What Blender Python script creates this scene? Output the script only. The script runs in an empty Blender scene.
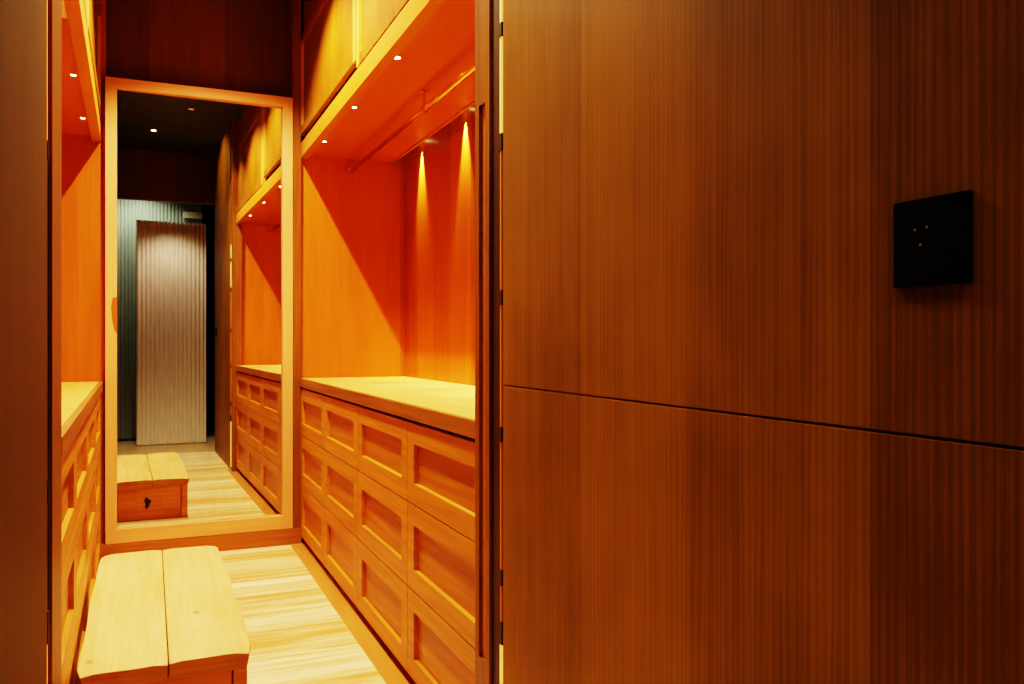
import bpy, bmesh, math, random
from mathutils import Vector, Matrix
random.seed(4)
S = 0.823            # metres per layout unit (distance from lens axis to the drawer fronts)
FZ = -1.45           # floor level in layout units (eye level = 0)
C = bpy.context.scene.collection

def V(x, y, z): return Vector((x*S, y*S, (z-FZ)*S))

# ------------------------------------------------------------------ materials
def nt(name):
    m = bpy.data.materials.new(name); m.use_nodes = True
    t = m.node_tree; b = t.nodes['Principled BSDF']
    return m, t, b

def srgb(h):
    r = []
    for c in h:
        c /= 255.0
        r.append(c/12.92 if c <= 0.04045 else ((c+0.055)/1.055)**2.4)
    return tuple(r) + (1,)

def wood(name, light, dark, axis='z', rough=0.45, fine=1.0, board=None, bw=0.36, contrast=1.0, bump=0.15, knots=False, spec=0.4, cath=0.5, boff=0.0, w2=0.55, mott=0.0):
    """light/dark sRGB 0-255; axis = grain direction; board = axis across which veneer sheets repeat"""
    m, t, b = nt(name)
    N, L = t.nodes, t.links
    tc = N.new('ShaderNodeTexCoord')
    oi = N.new('ShaderNodeObjectInfo')
    comb = N.new('ShaderNodeVectorMath'); comb.operation = 'MULTIPLY_ADD'
    rnd = N.new('ShaderNodeCombineXYZ')
    for i in range(3): L.new(oi.outputs['Random'], rnd.inputs[i])
    L.new(rnd.outputs[0], comb.inputs[0]); comb.inputs[1].default_value = (3.1, 5.7, 2.3)
    L.new(tc.outputs['Object'], comb.inputs[2])
    vec = comb.outputs[0]
    tone = None
    if board:
        sep = N.new('ShaderNodeSeparateXYZ'); L.new(tc.outputs['Object'], sep.inputs[0])
        ad = N.new('ShaderNodeMath'); ad.operation = 'ADD'; ad.inputs[1].default_value = boff
        L.new(sep.outputs['xyz'.index(board)], ad.inputs[0])
        dv = N.new('ShaderNodeMath'); dv.operation = 'DIVIDE'; dv.inputs[1].default_value = bw
        L.new(ad.outputs[0], dv.inputs[0])
        fl = N.new('ShaderNodeMath'); fl.operation = 'FLOOR'; L.new(dv.outputs[0], fl.inputs[0])
        wn = N.new('ShaderNodeTexWhiteNoise'); wn.noise_dimensions = '1D'; L.new(fl.outputs[0], wn.inputs['W'])
        tone = wn.outputs['Value']
        off = N.new('ShaderNodeVectorMath'); off.operation = 'MULTIPLY_ADD'
        L.new(wn.outputs['Color'], off.inputs[0]); off.inputs[1].default_value = (7, 7, 7)
        L.new(vec, off.inputs[2]); vec = off.outputs[0]
    def mapped(s_along, s_across):
        mp = N.new('ShaderNodeMapping'); sc = [s_across]*3; sc['xyz'.index(axis)] = s_along
        mp.inputs['Scale'].default_value = sc; L.new(vec, mp.inputs['Vector']); return mp.outputs[0]
    n1 = N.new('ShaderNodeTexNoise'); n1.inputs['Scale'].default_value = 1; n1.inputs['Detail'].default_value = 6
    L.new(mapped(3.0, 130*fine), n1.inputs['Vector'])
    n2 = N.new('ShaderNodeTexNoise'); n2.inputs['Scale'].default_value = 1; n2.inputs['Detail'].default_value = 3
    L.new(mapped(0.9, 9*fine), n2.inputs['Vector'])
    w = N.new('ShaderNodeTexWave'); w.wave_type = 'RINGS'; w.inputs['Scale'].default_value = 1.0
    w.inputs['Distortion'].default_value = 7; w.inputs['Detail'].default_value = 2; w.inputs['Detail Scale'].default_value = 1.4
    L.new(mapped(0.7, 8*fine), w.inputs['Vector'])
    def mth(op, a, bb, c=None):
        q = N.new('ShaderNodeMath'); q.operation = op
        for i, v in enumerate((a, bb) if c is None else (a, bb, c)):
            if isinstance(v, (int, float)): q.inputs[i].default_value = v
            else: L.new(v, q.inputs[i])
        return q.outputs[0]
    s = mth('MULTIPLY', n1.outputs[0], 0.55)
    s = mth('MULTIPLY_ADD', n2.outputs[0], w2, s)
    if mott:
        n3 = N.new('ShaderNodeTexNoise'); n3.inputs['Scale'].default_value = 3.2; n3.inputs['Detail'].default_value = 3
        L.new(tc.outputs['Object'], n3.inputs['Vector']); s = mth('MULTIPLY_ADD', n3.outputs[0], mott, s)
    if cath:
        # cathedral figure: stretched rings bent by noise
        n4 = N.new('ShaderNodeTexNoise'); n4.inputs['Scale'].default_value = 1; n4.inputs['Detail'].default_value = 1
        L.new(mapped(0.8, 4.0), n4.inputs['Vector'])
        rg = mth('SINE', mth('MULTIPLY', n4.outputs[0], 70.0), 0.0)
        s = mth('MULTIPLY_ADD', rg, 0.022*cath, s)
    s = mth('MULTIPLY_ADD', w.outputs['Fac'], 0.22*cath, s)
    s = mth('ADD', s, -0.275-0.5*w2-0.5*mott-0.11*cath)
    s = mth('MULTIPLY_ADD', s, 1.7*contrast, 0.5)
    if tone is not None:
        tt = mth('ADD', tone, -0.5); s = mth('MULTIPLY_ADD', tt, 0.55, s)
    cr = N.new('ShaderNodeValToRGB')
    cr.color_ramp.elements[0].position = 0.12; cr.color_ramp.elements[0].color = srgb(dark)
    cr.color_ramp.elements[1].position = 0.88; cr.color_ramp.elements[1].color = srgb(light)
    L.new(s, cr.inputs[0]); col = cr.outputs[0]
    if knots:
        vo = N.new('ShaderNodeTexNoise'); vo.inputs['Scale'].default_value = 11; vo.inputs['Detail'].default_value = 2
        L.new(tc.outputs['Object'], vo.inputs['Vector'])
        kr = N.new('ShaderNodeValToRGB'); kr.color_ramp.elements[0].position = 0.70; kr.color_ramp.elements[1].position = 0.80
        L.new(vo.outputs[0], kr.inputs[0])
        mx = N.new('ShaderNodeMix'); mx.data_type = 'RGBA'
        L.new(kr.outputs[0], mx.inputs['Factor']); L.new(col, mx.inputs['A'])
        mx.inputs['B'].default_value = srgb(tuple(c*0.45 for c in dark)); col = mx.outputs['Result']
    L.new(col, b.inputs['Base Color'])
    b.inputs['Roughness'].default_value = rough
    b.inputs['Specular IOR Level'].default_value = spec
    bp = N.new('ShaderNodeBump'); bp.inputs['Strength'].default_value = bump; bp.inputs['Distance'].default_value = 0.002
    L.new(n1.outputs[0], bp.inputs['Height']); L.new(bp.outputs[0], b.inputs['Normal'])
    return m

def plain(name, col, rough=0.5, metal=0.0, emit=None, es=0):
    m, t, b = nt(name)
    N, L = t.nodes, t.links
    n = N.new('ShaderNodeTexNoise'); n.inputs['Scale'].default_value = 25
    cr = N.new('ShaderNodeValToRGB'); c = srgb(col)
    cr.color_ramp.elements[0].color = tuple(k*0.88 for k in c[:3]) + (1,)
    cr.color_ramp.elements[1].color = tuple(min(1, k*1.1) for k in c[:3]) + (1,)
    L.new(n.outputs[0], cr.inputs[0]); L.new(cr.outputs[0], b.inputs['Base Color'])
    b.inputs['Roughness'].default_value = rough; b.inputs['Metallic'].default_value = metal
    if emit: b.inputs['Emission Color'].default_value = srgb(emit); b.inputs['Emission Strength'].default_value = es
    return m

M = {}
M['drawer'] = wood('oak_drawer', (216,144,46), (172,98,20), 'y', 0.42, 0.8, contrast=0.8, cath=0.6)
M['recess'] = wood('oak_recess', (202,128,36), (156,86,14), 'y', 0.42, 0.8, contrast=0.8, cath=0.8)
M['drawer_v'] = wood('oak_stile', (236,168,70), (190,112,32), 'z', 0.42, 0.8)
M['carcass'] = wood('oak_edge_shaded', (168,104,34), (122,70,18), 'y', 0.5)  # darker oak for the counter's front edge, holds its shade
M['dark_gap'] = plain('dark_gap', (34,14,4), 0.8)
M['counter'] = wood('oak_counter', (228,176,100), (204,144,70), 'y', 0.5, 0.6, board='x', bw=0.16, contrast=0.6, bump=0.05)
M['panel'] = wood('oak_lining', (196,108,28), (152,76,14), 'z', 0.34, 0.7, board='y', bw=0.30, contrast=0.9)
M['panel_end'] = wood('oak_lining_end', (196,108,28), (166,84,16), 'z', 0.38, 0.7, board='x', bw=0.36, contrast=0.8)
M['soffit'] = wood('oak_soffit', (200,112,28), (172,88,16), 'y', 0.4, 0.7, contrast=0.6)
M['fascia'] = wood('oak_fascia', (206,134,46), (176,102,26), 'y', 0.42, 0.8, contrast=0.7)
M['door'] = wood('oak_upper_door', (152,96,22), (112,64,12), 'z', 0.4, 0.6)
M['stile'] = wood('pale_oak_stile', (216,160,70), (190,126,46), 'z', 0.4, 0.6, contrast=0.5)
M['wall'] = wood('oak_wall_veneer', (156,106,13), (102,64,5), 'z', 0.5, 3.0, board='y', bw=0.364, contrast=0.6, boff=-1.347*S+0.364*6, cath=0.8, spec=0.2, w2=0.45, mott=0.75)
M['wall_shade'] = wood('shaded_oak_veneer', (108,74,20), (74,48,10), 'z', 0.6, 3.0, contrast=0.5, cath=0.3, spec=0.15, mott=0.3)  # dark copy of the wall veneer; left wall's shade put into its colour
M['wall_dark'] = wood('dark_oak_back_wall', (132,86,40), (92,58,26), 'z', 0.55, 0.8, board='x', bw=0.4, contrast=0.6)
M['jamb'] = wood('oak_jamb', (150,92,26), (104,56,12), 'z', 0.45)
M['jamb_dark'] = wood('dark_oak_jamb', (70,38,16), (44,22,8), 'z', 0.5)
M['frame'] = wood('pale_oak_frame', (234,172,116), (206,138,84), 'z', 0.5, 0.7, contrast=0.6)
M['frame_h'] = wood('pale_oak_frame_rail', (234,172,116), (206,138,84), 'x', 0.5, 0.7, contrast=0.6)
M['plinth'] = wood('oak_plinth', (180,110,40), (136,76,22), 'x', 0.45)
M['floor'] = wood('pale_board_floor', (255,232,190), (214,154,90), 'x', 0.35, 0.5, board='y', bw=0.085, contrast=1.5, bump=0.05, cath=0.3, spec=0.5)
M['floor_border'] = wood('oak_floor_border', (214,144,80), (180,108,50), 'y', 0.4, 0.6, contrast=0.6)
M['bench_top'] = wood('bleached_pine_bench', (240,198,136), (214,160,92), 'y', 0.6, 0.5, contrast=0.8, knots=True, bump=0.3)
M['bench_edge'] = wood('weathered_bench_edge', (206,144,70), (146,92,38), 'x', 0.6, 0.6, bump=0.4)
M['bench_leg'] = wood('reddish_bench_slab', (222,148,66), (170,100,36), 'x', 0.5, 0.5, knots=True)
M['mirror'] = plain('mirror_silver', (226,226,220), 0.015, 1.0)
M['mirror'].node_tree.nodes['Principled BSDF'].inputs['Base Color'].links and None
M['rail'] = plain('brass_rail', (244,190,110), 0.18, 1.0)
M['brass'] = plain('brass_trim', (220,160,80), 0.3, 1.0)
M['bulb'] = plain('lamp_glow', (255,240,200), 0.5, 0, (255,226,160), 26)
M['bulb_dim'] = plain('lamp_glow_dim', (255,240,200), 0.5, 0, (255,210,130), 0.4)
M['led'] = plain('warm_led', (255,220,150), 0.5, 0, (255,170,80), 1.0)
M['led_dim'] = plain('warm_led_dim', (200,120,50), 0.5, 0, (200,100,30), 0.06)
M['black'] = plain('black_plate', (4,3,2), 0.85)
M['black'].node_tree.nodes['Principled BSDF'].inputs['Specular IOR Level'].default_value = 0.08
M['dot'] = plain('indicator_dot', (120,116,112), 0.5, 0, (120,116,112), 0.03)
M['ceiling'] = plain('dark_ceiling_paint', (62,60,40), 0.6)
M['darkwall'] = plain('near_black_shade', (16,15,13), 0.8)
M['ribbed'] = plain('pale_ribbed_panel', (226,214,204), 0.45)
M['ribbed_dim'] = plain('grey_green_ribbed_panel', (150,154,138), 0.5)
M['lobby_floor'] = plain('grey_stone_floor', (190,160,120), 0.4)
M['whitebar'] = plain('pale_plaque', (240,226,200), 0.5)
M['finger'] = wood('brown_finger_pull', (190,104,36), (140,66,18), 'z', 0.5)

# ------------------------------------------------------------------ mesh helpers
def bx(bm, p0, p1, bev=0.0):
    """box between two layout-unit corners, optional bevel in metres"""
    a, b = V(*p0), V(*p1)
    lo = Vector((min(a.x,b.x), min(a.y,b.y), min(a.z,b.z))); hi = Vector((max(a.x,b.x), max(a.y,b.y), max(a.z,b.z)))
    r = bmesh.ops.create_cube(bm, size=1)
    vs = r['verts']
    for v in vs:
        v.co = Vector(((lo[i]+hi[i])/2 + v.co[i]*(hi[i]-lo[i]) for i in range(3)))
    if bev:
        es = {e for v in vs for e in v.link_edges}
        bmesh.ops.bevel(bm, geom=list(es), offset=bev, segments=2, affect='EDGES', profile=0.6)

def cyl(bm, p0, p1, r0, r1=None, seg=24):
    """tube between metre points"""
    p0, p1 = Vector(p0), Vector(p1); r1 = r0 if r1 is None else r1
    d = p1-p0; q = Vector((0,0,1)).rotation_difference(d.normalized()).to_matrix().to_4x4()
    bmesh.ops.create_cone(bm, cap_ends=True, segments=seg, radius1=r0, radius2=r1, depth=d.length,
                          matrix=Matrix.Translation((p0+p1)/2) @ q)

def link(name, bm, mat, parent=None, smooth=False, pivot=None):
    me = bpy.data.meshes.new(name)
    bmesh.ops.recalc_face_normals(bm, faces=bm.faces)
    if pivot is not None:
        bmesh.ops.translate(bm, verts=bm.verts, vec=-Vector(pivot))
    bm.to_mesh(me); bm.free()
    if smooth:
        for p in me.polygons: p.use_smooth = True
    o = bpy.data.objects.new(name, me); C.objects.link(o)
    if isinstance(mat, (list, tuple)):
        for k in mat: me.materials.append(k)
    else: me.materials.append(mat)
    if pivot is not None: o.location = pivot
    if parent: 
        o.parent = parent
        o.matrix_parent_inverse = Matrix.Translation(-parent.location) if parent.type == 'EMPTY' else Matrix.Identity(4)
    return o

def boxobj(name, p0, p1, mat, parent=None, bev=0.0, pivot=None):
    bm = bmesh.new(); bx(bm, p0, p1, bev); return link(name, bm, mat, parent, pivot=pivot)

def thing(name, label, cat, loc=(0,0,0), group=None):
    o = bpy.data.objects.new(name, None); C.objects.link(o); o.location = loc
    o.empty_display_size = 0.1
    o['label'] = label; o['category'] = cat
    if group: o['group'] = group
    return o
def tag(o, label, cat, group=None):
    o['label'] = label; o['category'] = cat
    if group: o['group'] = group
    return o
def struct(o, **k):
    o['kind'] = 'structure'; return o
def rot_about(o, piv, ang):
    """turn a top-level object about a vertical axis through piv (metres)"""
    R = Matrix.Translation(piv) @ Matrix.Rotation(ang, 4, 'Z') @ Matrix.Translation(-Vector(piv))
    o.matrix_world = R @ Matrix.Translation(o.location)

# ------------------------------------------------------------------ layout numbers
Y0, Y1 = 2.40, 6.17
COLS = [2.46, 3.415, 4.34, 5.26, 6.155]
ROWS = [-0.335, -0.672, -1.03, -1.40]
CT, CB = -0.262, -0.33          # counter top / underside
SO = 1.362                      # soffit
FB, FT = 1.33, 1.435            # fascia
DT = 2.2                        # top of upper doors
CE = 2.49                       # ceiling
WY = 6.25                       # back wall plane
YM = 6.14                       # mirror glass

# ------------------------------------------------------------------ shell
bm = bmesh.new(); bx(bm, (-1.3, 0.62, FZ-0.08), (2.0, WY+0.1, FZ)); struct(link('floor', bm, M['floor']))
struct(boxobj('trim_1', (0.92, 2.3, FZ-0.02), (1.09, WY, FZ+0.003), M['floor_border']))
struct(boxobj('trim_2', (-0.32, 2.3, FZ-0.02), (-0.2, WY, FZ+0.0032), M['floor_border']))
struct(boxobj('floor_entry', (-1.3, -2.0, FZ-0.08), (2.0, 0.62, FZ), M['lobby_floor'])).name = 'floor_lobby'
struct(boxobj('ceiling', (-1.3, -2.0, CE), (2.0, WY+0.1, CE+0.08), M['ceiling']))
struct(boxobj('wall_back', (-1.3, WY, FZ), (2.0, WY+0.1, CE), M['wall_dark']))
struct(boxobj('wall_outer_right', (1.9, 0.4, FZ), (2.0, WY, CE), M['darkwall'])).name = 'wall_far_right'
struct(boxobj('wall_far_left', (-1.3, 0.4, FZ), (-1.2, WY, CE), M['darkwall']))
struct(boxobj('wall_front', (-1.3, -2.0, FZ), (2.0, -1.9, CE), M['darkwall']))

# near right veneered wall: two stacked veneer sheets with a shadow groove between them
XR, YR0, YR1 = 0.96, 0.60, 2.278
bm = bmesh.new()
gz = -0.1285
bx(bm, (XR, YR0, FZ), (XR+0.08, YR1, gz-0.0022), 0.0008)
bx(bm, (XR, YR0, gz+0.0022), (XR+0.08, YR1, CE), 0.0008)
bx(bm, (XR+0.006, YR0, gz-0.004), (XR+0.08, YR1, gz+0.004))
struct(link('wall_right', bm, M['wall']))
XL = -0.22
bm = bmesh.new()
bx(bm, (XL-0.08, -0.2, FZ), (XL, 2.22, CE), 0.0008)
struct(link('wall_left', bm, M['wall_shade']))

# jambs (flush trims between veneered wall and wardrobe)
def jamb(x, sgn, ya, yb, n, slot):
    # x = aisle face; body goes outward by sgn
    bm = bmesh.new()
    d = 0.10*sgn
    if slot:
        s0, s1, z0, z1 = 2.422, 2.475, -1.0, 0.75
        bx(bm, (x, yb-0.0, FZ), (x+d, s1, CE)); bx(bm, (x, s0, FZ), (x+d, ya+0.060, CE))
        bx(bm, (x, s0, z1), (x+d, s1, CE)); bx(bm, (x, s0, FZ), (x+d, s1, z0))
    else:
        bx(bm, (x, ya+0.060, FZ), (x+d, yb, CE))
    struct(link('trim_%d' % n, bm, M['jamb']))
    struct(boxobj('trim_%d' % (n+1), (x+0.008*sgn, ya, FZ), (x+d, ya+0.059, CE), M['jamb_dark']))
    if slot:
        struct(boxobj('trim_10', (x+0.012*sgn, s0, z0), (x+0.05*sgn, s1, z1), M['frame']))  # pale insert: light falling in the slot put into its colour
jamb(XR, 1, 2.328, 2.51, 3, True)
jamb(XL, -1, 2.27, 2.565, 5, False)

# hinge gap with warm light strip behind hinge blocks
def light_gap(x, sgn, y0, y1, segs, hinges, label, nm_grp):
    t = thing('light_strip', label, 'light strip', V(x+0.03*sgn, (y0+y1)/2, FZ), nm_grp)
    for z0, z1, k in segs:
        boxobj('glow_strip', (x+0.002*sgn, y0+0.006, z0), (x+0.04*sgn, y1-0.008, z1), M[k], t)
    boxobj('backing', (x+0.045*sgn, y0-0.01, FZ), (x+0.07*sgn, y1+0.01, CE), M['jamb_dark'], t)
    for z0, z1 in hinges:
        boxobj('hinge', (x-0.0005*sgn, y0-0.001, z0), (x+0.04*sgn, y1-0.004, z1), M['jamb_dark'], t, 0.0005)
hz = [1.94, 0.975, 0.92][0:0]
k = XR/322.0
def zz(v): return (342-v)*k
light_gap(XR, 1, 2.290, 2.316,
    [(zz(-30), zz(26), 'led'), (zz(36), zz(133), 'led'), (zz(150), zz(290), 'led_dim'), (zz(305), zz(427), 'led_dim'), (zz(442), zz(570), 'led_dim'), (zz(586), zz(622), 'led_dim'), (zz(645), zz(820), 'led')],
    [(zz(36), zz(22)), (zz(150), zz(133)), (zz(305), zz(290)), (zz(442), zz(427)), (zz(586), zz(570)), (zz(645), zz(622))],
    'thin glowing vertical gap with dark hinges beside large foreground veneer wall', None)
k = 0.22/93.5
light_gap(XL, -1, 2.238, 2.252,
    [(zz(-420), zz(140), 'led'), (zz(160), zz(480), 'led_dim'), (zz(505), zz(612), 'led_dim'), (zz(645), zz(957), 'led')],
    [(zz(160), zz(140)), (zz(505), zz(480)), (zz(645), zz(612))],
    'thin glowing vertical gap with dark hinges at the left edge of the opening', None)

# ------------------------------------------------------------------ switch plate
sw = thing('switch_plate', 'square black switch plate on the foreground wood veneer wall', 'switch', V(XR, 0.797, 0.075))
boxobj('plate', (XR-0.008, 0.739, 0.0755), (XR, 0.856, 0.193), M['black'], sw, 0.0008)
for y, z in ((0.820, 0.1515), (0.801, 0.1535), (0.811, 0.131)):
    bm = bmesh.new(); p = V(XR-0.008, y, z); cyl(bm, p, p+Vector((-0.0008,0,0)), 0.0016, seg=12)
    link('indicator_dot', bm, M['dot'], sw)

# ------------------------------------------------------------------ chest of drawers
def frame_front(bm, x, sgn, y0, y1, z0, z1, fw, th, bev=0.0):
    """frame in plane x (aisle side), body goes outward sgn"""
    bx(bm, (x, y0, z0), (x+th*sgn, y0+fw, z1)); bx(bm, (x, y1-fw, z0), (x+th*sgn, y1, z1))
    bx(bm, (x, y0+fw, z0), (x+th*sgn, y1-fw, z0+fw*0.95)); bx(bm, (x, y0+fw, z1-fw*0.95), (x+th*sgn, y1-fw, z1))
    # sloped sill inside the lower rail
    zb = z0+fw*0.95
    pts = [(x+0.002*sgn, zb), (x+0.0175*sgn, zb), (x+0.0175*sgn, zb+0.002)]
    vs = [[bm.verts.new(V(px, yy, pz)) for px, pz in pts] for yy in (y0+fw, y1-fw)]
    bm.faces.new(vs[0]); bm.faces.new(vs[1][::-1])
    for i in range(3):
        j = (i+1) % 3; bm.faces.new((vs[0][i], vs[0][j], vs[1][j], vs[1][i]))

def chest(x, sgn, label):
    t = thing('drawer_cabinet', label, 'cabinet', V(x+0.35*sgn, (Y0+Y1)/2, FZ))
    bm = bmesh.new()
    bx(bm, (x+0.03*sgn, Y0+0.02, ROWS[3]-0.005), (x+0.76*sgn, Y1, CB))
    link('carcass', bm, M['dark_gap'], t)
    boxobj('toe_kick', (x+0.05*sgn, Y0+0.02, FZ), (x+0.74*sgn, Y1, ROWS[3]-0.006), M['dark_gap'], t)
    g = 0.0035
    for c in range(4):
        for r in range(3):
            y0, y1 = COLS[c]+g*0.8, COLS[c+1]-g*0.8
            z1, z0 = ROWS[r]-g, ROWS[r+1]+g*0.5
            bm = bmesh.new(); frame_front(bm, x, sgn, y0, y1, z0, z1, 0.088, 0.025)
            d = link('drawer', bm, M['drawer'], t, pivot=V(x, (y0+y1)/2, (z0+z1)/2))
            p = boxobj('drawer_panel', (x+0.0175*sgn, y0+0.08, z0+0.075), (x+0.0245*sgn, y1-0.08, z1-0.075), M['drawer'], None, pivot=V(x, (y0+y1)/2, (z0+z1)/2))
            p.data.materials[0] = M['recess']
            p.parent = d; p.location = (0,0,0)
    return t
def ctop(x, sgn, label):
    t = thing('countertop', label, 'countertop', V(x+0.35*sgn, (Y0+Y1)/2, CB+0.008))
    boxobj('slab', (x+0.012*sgn, Y0+0.02, CB+0.008), (x+0.78*sgn, Y1, CT), M['counter'], t)
    boxobj('edge_shade', (x-0.012*sgn, Y0+0.02, CB+0.008), (x+0.0118*sgn, Y1, CT), M['carcass'], t, 0.001)  # front edge cut as own piece, its shade put into a darker colour
    return t

chest(1.0, 1, 'wooden cabinet on the right with four columns of three recessed panel drawers')
ctop(1.0, 1, 'pale wood countertop over the right drawers under the hanging rail')
XLF = -0.298
PIV = V(XLF, Y1, FZ); ANG = math.radians(1.04)
leftside = []
Y0 = 2.575; COLS[0] = 2.585
leftside.append(chest(XLF, -1, 'wooden drawer cabinet on the left, mostly seen edge on beside the bench'))
leftside.append(ctop(XLF, -1, 'pale wood countertop on the left drawer cabinet'))
Y0 = 2.40

# ------------------------------------------------------------------ open wardrobe lining and upper cabinets
def wardrobe(x, sgn, label):
    t = thing('open_wardrobe', label, 'wardrobe', V(x+0.4*sgn, (Y0+Y1)/2, CT))
    boxobj('back_panel', (x+0.785*sgn, Y0, CT), (x+0.82*sgn, Y1, FB-0.001), M['panel'], t)
    boxobj('end_panel', (x+0.0*sgn, Y1-0.004, CT+0.001), (x+0.785*sgn, Y1+0.03, FB-0.001), M['panel_end'], t)
    boxobj('side_panel', (x+0.02*sgn, Y0-0.02, CT), (x+0.78*sgn, Y0+0.015, FB-0.001), M['panel_end'], t)
    return t
def uppers(x, sgn, label):
    t = thing('upper_cabinet', label, 'cabinet', V(x+0.4*sgn, (Y0+Y1)/2, FB))
    boxobj('carcass', (x+0.035*sgn, Y0, SO+0.11), (x+0.8*sgn, Y1+0.03, DT+0.02), M['dark_gap'], t)
    # soffit panel stops short of the back, leaving a light slot
    boxobj('soffit', (x+0.05*sgn, Y0, SO), (x+0.69*sgn, Y1, SO+0.02), M['soffit'], t)
    boxobj('slot_lip', (x+0.675*sgn, Y0, SO-0.012), (x+0.69*sgn, Y1, SO-0.0005), M['fascia'], t)
    boxobj('slot_wall', (x+0.785*sgn, Y0, FB), (x+0.82*sgn, Y1, SO+0.085), M['panel'], t)
    boxobj('slot_end', (x+0.056*sgn, Y1-0.004, FB), (x+0.785*sgn, Y1+0.03, SO+0.085), M['panel_end'], t)
    boxobj('slot_end', (x+0.056*sgn, Y0-0.02, FB), (x+0.785*sgn, Y0+0.015, SO+0.085), M['panel_end'], t)
    boxobj('slot_cover', (x+0.69*sgn, Y0, SO+0.085), (x+0.785*sgn, Y1, SO+0.1), M['panel'], t)
    boxobj('fascia', (x, Y0, FB), (x+0.055*sgn, Y1, FT), M['fascia'], t, 0.001)
    boxobj('header', (x+0.02*sgn, Y0, DT+0.005), (x+0.8*sgn, Y1+0.03, CE), M['wall_dark'], t)
    for y0, y1, z0 in ((Y0, 4.365, FT+0.012), (4.395, Y1-0.006, FT+0.062)):
        bm = bmesh.new(); fw = 0.055; pv = V(x, (y0+y1)/2, z0)
        bx(bm, (x, y0+fw, z0), (x+0.03*sgn, y1-fw, z0+fw)); bx(bm, (x, y0+fw, DT-fw), (x+0.03*sgn, y1-fw, DT))
        d = link('door', bm, M['door'], t, pivot=pv)
        for nm, a, b, mm in (('stile', (x, y0, z0), (x+0.03*sgn, y0+fw, DT), 'stile'), ('stile', (x, y1-fw, z0), (x+0.03*sgn, y1, DT), 'stile'),
                         ('door_panel', (x+0.018*sgn, y0+fw*0.9, z0+fw*0.9), (x+0.028*sgn, y1-fw*0.9, DT-fw*0.9), 'door')):
            p = boxobj(nm, a, b, M[mm], None, pivot=pv)
            p.parent = d; p.location = (0,0,0)
    return t
wardrobe(1.0, 1, 'orange lit open wardrobe bay above the right countertop with a hanging rail')
uppers(1.0, 1, 'upper wood cabinet with flat framed doors above the right open bay')
Y0 = 2.575
leftside.append(wardrobe(XLF, -1, 'narrow orange lit open wardrobe bay seen above the left countertop'))
leftside.append(uppers(XLF, -1, 'upper wood cabinet above the left open bay, seen edge on'))
o = boxobj('pale_patch', (XLF-0.055, 3.74, SO-0.006), (XLF-0.10, 3.95, SO), M['whitebar'], None, pivot=V(XLF, Y1, FZ))  # thin pale square on the soffit underside
tag(o, 'small pale square patch on the underside of the left upper cabinet', 'plate'); leftside.append(o)

# end stiles beside the mirror
struct(boxobj('trim_7', (0.942, YM-0.02, FZ), (1.0, WY, CE), M['jamb']))
struct(boxobj('trim_8', (-0.34, YM+0.035, FZ), (-0.268, WY, CE), M['panel_end']))

# ------------------------------------------------------------------ recessed spots
def downlight(x, y, z, r, label, grp, mat='bulb', cat='spotlight'):
    base = V(x, y, z)
    t = thing('recessed_spotlight', label, cat, base, grp)
    bm = bmesh.new()
    # ring
    seg = 24; rings = []
    for rr, dz in ((r, 0.0), (r*1.5, 0.0), (r*1.5, -0.0025), (r*1.05, -0.0025)):
        rings.append([bm.verts.new(base + Vector((rr*math.cos(a), rr*math.sin(a), dz))) for a in [2*math.pi*i/seg for i in range(seg)]])
    for q in range(4):
        A, B = rings[q], rings[(q+1) % 4]
        for i in range(seg):
            bm.faces.new((A[i], A[(i+1) % seg], B[(i+1) % seg], B[i]))
    link('trim_ring', bm, M['brass'], t)
    bm = bmesh.new(); cyl(bm, base+Vector((0,0,-0.0005)), base+Vector((0,0,-0.002)), r)
    link('lens', bm, M[mat], t)
    return t
def spot(name, p, target, power, size, blend=0.3, rad=0.012, col=(1, 0.62, 0.30)):
    l = bpy.data.lights.new(name, 'SPOT'); l.energy = power; l.color = col; l.spot_size = math.radians(size)
    l.spot_blend = blend; l.shadow_soft_size = rad
    o = bpy.data.objects.new(name, l); C.objects.link(o); o.location = p
    d = Vector(target) - Vector(p); o.rotation_euler = d.to_track_quat('-Z', 'Y').to_euler()
    return o
def point(name, p, power, rad=0.03, col=(1, 0.62, 0.30)):
    l = bpy.data.lights.new(name, 'POINT'); l.energy = power; l.color = col; l.shadow_soft_size = rad
    o = bpy.data.objects.new(name, l); C.objects.link(o); o.location = p; return o

CY = [5.70, 4.80, 3.88, 2.95]
ordn = ['farthest from the camera', 'second from the mirror', 'third from the mirror', 'nearest the camera']
SOFT = (1, 0.78, 0.34)
for i, y in enumerate(CY):
    downlight(1.08, y, SO, 0.017, 'small glowing spotlight in the right soffit, ' + ordn[i], 'spotlights in the right soffit')
    p = V(1.08, y, SO-0.02); spot('soffit_lamp', p, p+Vector((0.22,0,-1)), 14, 54, 0.6, col=SOFT)
    w = V(1.766, y+0.03, SO+0.03)
    spot('wall_wash_lamp', w, w+Vector((0.03,0,-1)), 190, 44, 0.9, 0.006, col=SOFT)
    a = downlight(1.738, y+0.03, SO+0.083, 0.011, 'small wall-wash spotlight in the slot behind the hanging rail, ' + ordn[i], 'wall-wash spotlights in the rear slot')
    q = downlight(XLF-0.085, y-0.01, SO, 0.011, 'small glowing spotlight in the left soffit, ' + ordn[i], 'spotlights in the left soffit')
    leftside.append(q)
    p = V(XLF-0.10, y, SO-0.02); leftside.append(spot('soffit_lamp', p, p+Vector((-0.22,0,-1)), 14, 54, 0.6, col=SOFT))
for o in leftside:
    R = Matrix.Translation(PIV) @ Matrix.Rotation(ANG, 4, 'Z') @ Matrix.Translation(-PIV)
    o.location = R @ o.location
    o.rotation_mode = 'XYZ'
    if o.type == 'LIGHT': continue
    o.rotation_euler = (0, 0, ANG)

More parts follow.
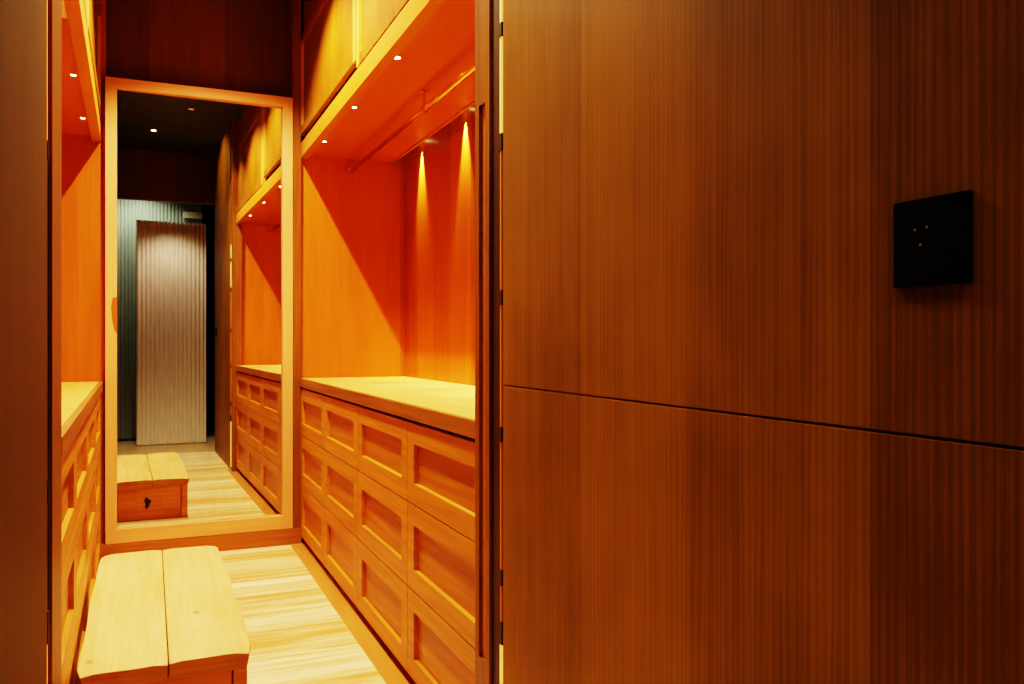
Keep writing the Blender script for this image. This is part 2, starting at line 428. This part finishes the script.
# hanging rail
rx_, rz_ = 1.365, 1.262
t = thing('hanging_rail', 'round brass hanging rail under the right soffit', 'rail', V(rx_, 4.33, rz_))
bm = bmesh.new(); cyl(bm, V(rx_, 2.52, rz_), V(rx_, 6.155, rz_), 0.0125, seg=32); link('rod', bm, M['rail'], t, True)
bm = bmesh.new(); cyl(bm, V(rx_, 6.14, rz_), V(rx_, 6.166, rz_), 0.024, seg=32); link('end_flange', bm, M['rail'], t)
bm = bmesh.new(); cyl(bm, V(rx_, 2.51, rz_), V(rx_, 2.535, rz_), 0.024, seg=32); link('end_flange', bm, M['rail'], t)
bm = bmesh.new()
cyl(bm, V(rx_, 4.34, rz_), V(rx_, 4.34, SO), 0.006); cyl(bm, V(rx_, 4.34, SO-0.008), V(rx_, 4.34, SO), 0.018)
cyl(bm, V(rx_, 4.32, rz_), V(rx_, 4.36, rz_), 0.0165)
link('bracket', bm, M['rail'], t)

# ------------------------------------------------------------------ mirror
mt = thing('mirror', 'tall mirror in a pale oak frame filling the end of the aisle', 'mirror', V(0.345, YM, -1.336))
x0, x1, z0, z1 = -0.270, 0.940, -1.336, 1.752
fy0, fy1 = YM-0.03, YM+0.09
mparts = []
boxobj('frame_stile', (x0, fy0, z0), (x0+0.07, fy1, z1), M['frame'], mt, 0.002)
boxobj('frame_stile', (x1-0.07, fy0, z0), (x1, fy1, z1), M['frame'], mt, 0.002)
boxobj('frame_rail', (x0+0.07, fy0, z1-0.07), (x1-0.07, fy1, z1), M['frame_h'], mt, 0.002)
boxobj('frame_rail', (x0+0.07, fy0, z0), (x1-0.07, fy1, z0+0.095), M['frame_h'], mt, 0.002)
boxobj('mirror_glass', (x0+0.065, YM, z0+0.09), (x1-0.065, YM+0.012, z1-0.065), M['mirror'], mt)
bm = bmesh.new()
pr = [(0.0, 0.06), (0.0, 0.30), (-0.028, 0.29), (-0.036, 0.23), (-0.026, 0.13), (-0.012, 0.07)]
pf = [bm.verts.new(V(x0+0.071+a, fy0-0.003, b-0.0)) for a, b in pr]; pb = [bm.verts.new(V(x0+0.071+a, fy0+0.02, b)) for a, b in pr]
bm.faces.new(pf); bm.faces.new(pb[::-1])
for i in range(6): bm.faces.new((pf[i], pf[(i+1)%6], pb[(i+1)%6], pb[i]))
link('finger_pull', bm, M['finger'], mt)
# very slightly turned towards the drawers
for ch in list(mt.children):
    if ch.name.startswith('mirror_glass'):
        me = ch.data; piv = V(0.345, YM, 0); R = Matrix.Rotation(math.radians(0.88), 3, 'Z')
        for v in me.vertices: v.co = R @ (v.co - piv) + piv
struct(boxobj('baseboard_back', (-0.30, YM-0.035, FZ), (1.0, WY, z0-0.001), M['plinth']))

# ------------------------------------------------------------------ bench
BX0, BX1, BY0, BY1, BZ = -0.234, 0.345, 3.145, 4.89, -1.115
BENCH_TH = 0.068
bt = thing('bench', 'low rustic wooden bench with a bleached two-plank top on reddish slab ends', 'bench', V(0.05, 4.0, FZ))
def plank(xa, xb, wl, wr, seed):
    rnd = random.Random(seed)
    bm = bmesh.new(); n = 26
    prof = []
    for i in range(n+1):
        f = i/n; y = BY0+(BY1-BY0)*f
        e = 0.0
        def rc(f):   # rounded corners
            d = min(f, 1-f)*n
            return max(0, 1-d/1.0)
        a = xa + (0.004*math.sin(f*5+seed)+0.002*math.sin(f*17+seed*2) + 0.012*rc(f))*wl
        b = xb - (0.004*math.sin(f*5+seed)+0.002*math.sin(f*15+seed*3) + 0.012*rc(f))*wr
        prof.append((a, b, y))
    m = 6; top = []; bot = []
    for i, (a, b, y) in enumerate(prof):
        rt, rb = [], []
        for j in range(m+1):
            g = j/m; x = a+(b-a)*g
            yy = y
            if i == 0: yy = y + 0.006*math.sin(x*9+1)+0.003*math.sin(x*31)
            if i == n: yy = y - 0.006*math.sin(x*8+1)
            zt = BZ + 0.003*math.sin(y*5+x*7+seed) - (0.006 if (i in (0, n)) else 0) - (0.006 if (j == 0 and wl) or (j == m and wr) else 0)
            rt.append(bm.verts.new(V(x, yy, zt)))
            xin = x + (0.010*wl if j == 0 else 0) - (0.010*wr if j == m else 0)
            yin = yy + (0.012 if i == 0 else 0) - (0.012 if i == n else 0)
            rb.append(bm.verts.new(V(xin, yin, BZ-BENCH_TH-0.004*math.sin(x*13+y*3))))
        top.append(rt); bot.append(rb)
    for i in range(n):
        for j in range(m):
            bm.faces.new((top[i][j], top[i][j+1], top[i+1][j+1], top[i+1][j]))
            bm.faces.new((bot[i][j], bot[i+1][j], bot[i+1][j+1], bot[i][j+1]))
        for q in (0, m):
            f = bm.faces.new((top[i][q], top[i+1][q], bot[i+1][q], bot[i][q])); f.material_index = 1
    for q in (0, n):
        for j in range(m):
            f = bm.faces.new((top[q][j], top[q][j+1], bot[q][j+1], bot[q][j])); f.material_index = 1
    o = link('top_plank', bm, [M['bench_top'], M['bench_edge']], bt)
    bv = o.modifiers.new('round', 'BEVEL'); bv.width = 0.004; bv.segments = 2; bv.limit_method = 'ANGLE'; bv.angle_limit = math.radians(50)
    return o
XM = 0.060
plank(BX0, XM-0.001, 1, 0.06, 1.3); plank(XM+0.001, BX1, 0.06, 1, 2.7)
for ya, yb in ((BY0+0.05, BY0+0.15), (BY1-0.14, BY1-0.04)):
    bm = bmesh.new()
    bx(bm, (BX0+0.035, ya, FZ+0.002), (BX1-0.07, yb, BZ-BENCH_TH-0.001), 0.006)
    link('slab_leg', bm, M['bench_leg'], bt)
    boxobj('corner_post', (BX1-0.066, ya-0.01, FZ+0.002), (BX1-0.018, yb+0.01, BZ-BENCH_TH-0.001), M['bench_leg'], bt, 0.004)
# dark knot on the outer face of the far slab
bm = bmesh.new(); kc = V(0.02, BY1-0.04, -1.31); ring = []
for i in range(20):
    a = 2*math.pi*i/20; rr = 0.026*(1+0.25*math.sin(3*a+1)+0.15*math.sin(5*a))
    ring.append((rr*math.cos(a)*0.7, rr*math.sin(a)*1.4))
f0 = [bm.verts.new(kc+Vector((a, 0, b))) for a, b in ring]; f1 = [bm.verts.new(kc+Vector((a*0.8, 0.002, b*0.8))) for a, b in ring]
bm.faces.new(f1)
for i in range(20): bm.faces.new((f0[i], f0[(i+1)%20], f1[(i+1)%20], f1[i]))
link('knot', bm, M['jamb_dark'], bt)
boxobj('stretcher', (XM-0.04, BY0+0.15, FZ+0.08), (XM+0.04, BY1-0.14, FZ+0.2), M['bench_leg'], bt, 0.004)

# ------------------------------------------------------------------ lobby behind the lens (seen in the mirror)
struct(boxobj('wall_header', (-0.30, 0.34, 1.85), (XR+0.02, 0.44, CE), M['wall_dark']))
struct(boxobj('wall_lobby_left', (-0.33, -1.9, FZ), (-0.23, -0.2, CE), M['wall_dark']))
struct(boxobj('wall_lobby_right', (1.2, -1.9, FZ), (1.3, 0.6, CE), M['darkwall']))  # near-black colour stands in for the darkness of a side doorway
def ribbed(name, x0, x1, y, z0, z1, pitch, amp, mat):
    bm = bmesh.new(); n = int((x1-x0)/pitch*8)
    a, b, c, d = [], [], [], []
    for i in range(n+1):
        x = x0+(x1-x0)*i/n; yy = y+amp*abs(math.sin(math.pi*(x-x0)/pitch))
        a.append(bm.verts.new(V(x, yy, z0))); b.append(bm.verts.new(V(x, yy, z1)))
        c.append(bm.verts.new(V(x, y-0.03, z0))); d.append(bm.verts.new(V(x, y-0.03, z1)))
    for i in range(n):
        for A, B in ((a, b), (b, d), (d, c), (c, a)):
            bm.faces.new((A[i], A[i+1], B[i+1], B[i]))
    bm.faces.new((a[0], b[0], d[0], c[0])); bm.faces.new((a[-1], b[-1], d[-1], c[-1]))
    return struct(link(name, bm, M[mat]))
ribbed('door_1', 0.03, 0.945, -0.48, FZ+0.012, 1.70, 0.056, 0.022, 'ribbed')
ribbed('door_2', -0.225, 0.94, -1.2, FZ+0.03, 2.12, 0.05, 0.015, 'ribbed_dim')
struct(boxobj('trim_9', (0.68, -1.15, 1.86), (0.95, -1.10, 1.95), M['whitebar']))

# ------------------------------------------------------------------ ceiling downlights
WARM = (1, 0.80, 0.46)
for x, y, pw, lab, sz, mat in (
    (0.38, 4.95, 265, 'ceiling downlight over the aisle nearest the mirror', 122, 'bulb'),
    (0.38, 3.80, 265, 'ceiling downlight over the aisle above the bench', 122, 'bulb'),
    (0.51, 2.74, 95, 'dim small ceiling downlight seen faintly in the mirror', 96, 'bulb_dim'),
    (0.18, 1.60, 26, 'bright ceiling downlight seen in the mirror near the lobby', 110, 'bulb')):
    downlight(x, y, CE, 0.02, lab, 'ceiling downlights along the aisle', mat)
    p = V(x, y, CE-0.03); spot('aisle_lamp', p, p+Vector((0.9 if y < 2 else 0,0,-1)), pw, sz, 0.5, 0.015, WARM)
p = V(0.45, 0.15, 1.7); spot('lobby_fill', p, V(0.45, -0.6, -0.8), 28, 120, 0.8, 0.05, (1, 0.82, 0.6))  # added fill without a fixture, lifts the front ribbed door in the mirror
p = V(0.1, -0.62, 2.35); spot('lobby_fill', p, V(-0.1, -1.2, -0.8), 60, 130, 0.8, 0.05, (0.86, 0.95, 0.85))  # added greenish fill without a fixture, brightens the rear ribbed panel

# ------------------------------------------------------------------ world, camera, view
w = bpy.data.worlds.new('world'); bpy.context.scene.world = w; w.use_nodes = True
w.node_tree.nodes['Background'].inputs[0].default_value = (0.02, 0.012, 0.006, 1)
cam = bpy.data.cameras.new('camera'); co = bpy.data.objects.new('camera', cam); C.objects.link(co)
cam.sensor_width = 36; cam.lens = 834/1024*36; cam.clip_start = 0.02
co.location = V(0, 0, 0); co.rotation_euler = (math.radians(90), 0, -math.radians(23.47))
bpy.context.scene.camera = co
sc = bpy.context.scene
sc.view_settings.view_transform = 'Filmic'; sc.view_settings.look = 'Very High Contrast'
sc.view_settings.exposure = 0.1
sc.cycles.max_bounces = 10; sc.cycles.diffuse_bounces = 6; sc.cycles.glossy_bounces = 6
sc.cycles.sample_clamp_indirect = 6
